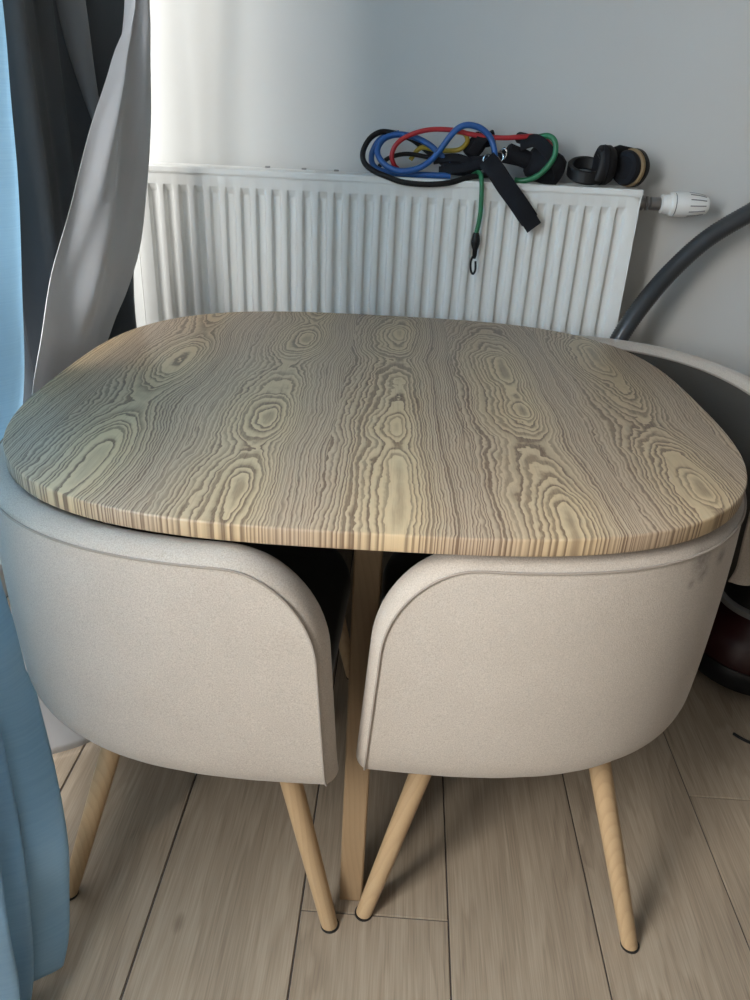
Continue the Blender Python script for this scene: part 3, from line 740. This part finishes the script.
def handle(pa, pb, r, label, ring_at=None):
    pa, pb = Vector(pa), Vector(pb); root = empty('exercise_handle', (pa+pb)/2)
    off = Vector(root.location); d = (pb-pa); Lh = d.length; ax = d.normalized()
    g = MB(); g.lathe([(0, r*.75), (.004, r), (Lh*.3, r*1.04), (Lh*.5, r*1.08), (Lh*.7, r*1.04), (Lh-.004, r), (Lh, r*.75)], pa-off, ax, 24); g.build('grip', MAT['web'], root)
    tri = ring_at
    w_ = MB()
    if tri:
        tri = Vector(tri)
        for e in (pa, pb):
            ax2 = (tri-e).normalized(); sd_ = ax2.cross(Vector((0, 1, 0))).normalized()
            w_.loft([[q-off+sd_*a*0.010+Vector((0, b*0.0016, 0)) for a, b in ((-1, -1), (1, -1), (1, 1), (-1, 1))] for q in (e, e.lerp(tri, .5), tri)])
        w_.build('strap', MAT['web'], root, smooth=False)
        rg = MB(); rg.tube([tri-off+Vector((math.cos(t)*.011, 0.002*math.sin(t), math.sin(t)*.011)) for t in [2*PI*k/20 for k in range(20)]], 0.0016, 8, closed=True); rg.build('ring', MAT['chrome'], root)
    return tag(root, label, 'exercise handle', 'handles of the resistance bands')
handle((0.215, 1.975, 1.112), (0.300, 1.985, 1.082), 0.0185, 'black foam grip handle lying behind the green loop', (0.196, 1.955, 1.098))
handle((0.235, 1.975, 1.142), (0.270, 1.985, 1.136), 0.012, 'short black webbing wrapped around the red band', None)
handle((0.065, 1.985, 1.074), (0.150, 1.99, 1.070), 0.019, 'black foam grip handle under the high blue arch', (0.172, 1.955, 1.092))
handle((0.128, 2.01, 1.095), (0.160, 2.005, 1.140), 0.020, 'upright black grip handle behind the chrome rings', None)
# carabiners
for k, (x, y, z, tl, lb) in enumerate(((0.173, 1.948, 1.088, 0.5, 'chrome ring at the top of the hanging black strap'), (0.190, 1.945, 1.092, -0.7, 'chrome ring just right of the blue band end'), (0.206, 1.96, 1.105, 1.3, 'small chrome ring beside the black foam grip'))):
    q = [Vector((math.cos(t)*.0115*math.cos(tl)-math.sin(t)*.0075*math.sin(tl), 0.003*math.sin(t), math.cos(t)*.0115*math.sin(tl)+math.sin(t)*.0075*math.cos(tl))) for t in [2*PI*j/24 for j in range(24)]]
    tag(MB().tube(q, 0.0017, 8, closed=True).build('metal_ring', MAT['chrome'], loc=(x, y, z)), lb, 'ring', 'chrome rings of the resistance bands')
# wide webbing strap hanging over the front edge
def ribbon(path, width_dir, wd_, th):
    pts = catmull(path, 10); rings = []
    for i, p in enumerate(pts):
        t = (pts[min(len(pts)-1, i+1)]-pts[max(0, i-1)]).normalized(); n = t.cross(Vector(width_dir)).normalized(); s_ = n.cross(t).normalized()
        rings.append([p+s_*a*wd_+n*b*th for a, b in ((-1, -1), (-.9, -1.3), (.9, -1.3), (1, -1), (1, 1), (.9, 1.3), (-.9, 1.3), (-1, 1))])
    return rings
so = Vector((0.18, 1.93, RT))
st = empty('ankle_strap', so)
mb = MB(); mb.loft(ribbon([Vector(q)-so for q in ((0.168, 1.945, 1.092), (0.190, 1.924, 1.070), (0.215, 1.912, 1.040), (0.245, 1.910, 1.008), (0.280, 1.910, 0.968))], (0.72, 0, 0.70), 0.0215, 0.0035)); mb.build('strap', MAT['web'], st, angle=60)
mb = MB(); mb.loft(ribbon([Vector(q)-so for q in ((0.238, 1.905, 1.018), (0.258, 1.903, 0.994), (0.292, 1.905, 0.953))], (0.72, 0, 0.70), 0.0190, 0.0025)); mb.build('strap_tail', MAT['web'], st, angle=60)
tag(st, 'wide black webbing strap hanging diagonally over the radiator front', 'strap')
# dark padded cuff at the right end of the tangle
cuff = empty('padded_cuff', (0.315, 1.985, RT)); co = Vector(cuff.location)
mb = MB(); mb.lathe([(0, .018), (.004, .030), (.012, .037), (.040, .040), (.075, .036), (.088, .028), (.092, .015)], Vector((0.268, 1.99, 1.098))-co, (0.86, 0.0, -0.30), 28); mb.build('cuff', MAT['web'], cuff)
mb = MB(); mb.loft(ribbon([Vector(q)-co for q in ((0.245, 1.965, 1.125), (0.275, 1.948, 1.137), (0.305, 1.944, 1.118), (0.335, 1.948, 1.085), (0.338, 1.965, 1.060))], (0.5, 0, 0.8), 0.014, 0.002)); mb.build('closure_flap', MAT['web'], cuff, angle=60)
tag(cuff, 'bulky black padded cuff at the right end of the band tangle', 'cuff')
coil = empty('webbing_bundle', (0.11, 2.0, RT)); co = Vector(coil.location)
mb = MB()
for (a, b, c) in (((0.045, 1.975, 1.083), (0.10, 1.965, 1.092), (0.155, 1.965, 1.075)), ((0.06, 1.97, 1.062), (0.11, 1.95, 1.070), (0.165, 1.955, 1.085))):
    mb.loft(ribbon([Vector(a)-co, Vector(b)-co, Vector(c)-co], (0, 0.3, 1), 0.009, 0.0018))
mb.build('strap', MAT['web'], coil, angle=60)
mb = MB(); mb.loft(ribbon([Vector(q)-co for q in ((0.135, 1.975, 1.10), (0.150, 1.962, 1.13), (0.168, 1.972, 1.148), (0.178, 1.985, 1.12))], (1, 0, 0.1), 0.012, 0.002)); mb.build('strap_loop', MAT['web'], coil, angle=60)
tag(coil, 'bundle of black webbing straps under the blue arch of the tangle', 'strap')

# ------------------------------------------------------------------ ear defenders / headphones
ho = Vector((0.455, 1.98, RT)); hpn = empty('headphones', ho)
mb = MB(); rr_ = []
for i in range(41):
    t = 2*PI*(0.06+0.88*i/40); t1 = t+0.02
    p = Vector((0.410+0.040*math.cos(t), 1.985+0.036*math.sin(t), 1.078+0.015*math.sin(t)))
    n = Vector((math.cos(t), math.sin(t), 0)).normalized()
    hh = 0.0145
    rr_.append([p-ho+Vector((0, 0, a*hh))+n*b*0.006 for a, b in ((-1, -.4), (-.8, -1), (.8, -1), (1, -.4), (1, .4), (.8, 1), (-.8, 1), (-1, .4))])
mb.loft(rr_); mb.build('headband', MAT['blk'], hpn, angle=50)
def cup(c, ax, R, prof, mats, names):
    c = Vector(c)-ho; par = hpn
    for pr, m, nm in zip(prof, mats, names):
        a = MB(); a.lathe([(d, r*R) for d, r in pr], c, Vector(ax).normalized(), 36); par2 = a.build(nm, m, par)
        if par is hpn: par = par2
cup((0.470, 1.985, 1.0915), (-1, -0.12, 0.0), 0.0435, [[(0, .55), (.004, .85), (.014, 1.0), (.022, 1.0)], [(.0222, .96), (.026, 1.02), (.036, .98), (.040, .8), (.038, .5), (.03, .1)]], (MAT['blk'], MAT['web']), ('ear_cup', 'ear_cushion'))
cup((0.535, 2.000, 1.0885), (-0.80, -0.60, 0.0), 0.0425, [[(0, .5), (.004, .82), (.016, 1.0), (.026, 1.0)], [(.0262, .93), (.030, 1.0), (.036, .98), (.038, .90)], [(.0382, .86), (.046, .92), (.054, .84), (.056, .6), (.050, .3), (.05, .05)]],
    (MAT['blk'], MAT['tan'], MAT['web']), ('ear_cup', 'tan_ring', 'ear_cushion'))
mb = MB(); mb.tube([Vector(q)-ho for q in ((0.462, 1.975, 1.118), (0.478, 1.985, 1.124), (0.505, 1.995, 1.120), (0.535, 2.000, 1.112))], 0.0065, 10, flat=2.0); mb.build('yoke', MAT['blk'], hpn)
mb = MB(); mb.tube([Vector(q)-ho for q in ((0.442, 1.962, 1.116), (0.445, 1.953, 1.105), (0.440, 1.947, 1.085), (0.434, 1.950, 1.058))], lambda f: 0.019-0.006*f, 14, flat=0.6); mb.build('arm', MAT['blk'], hpn)
tag(hpn, 'black ear defenders with one tan ringed cup on the right end of the radiator', 'headphones')
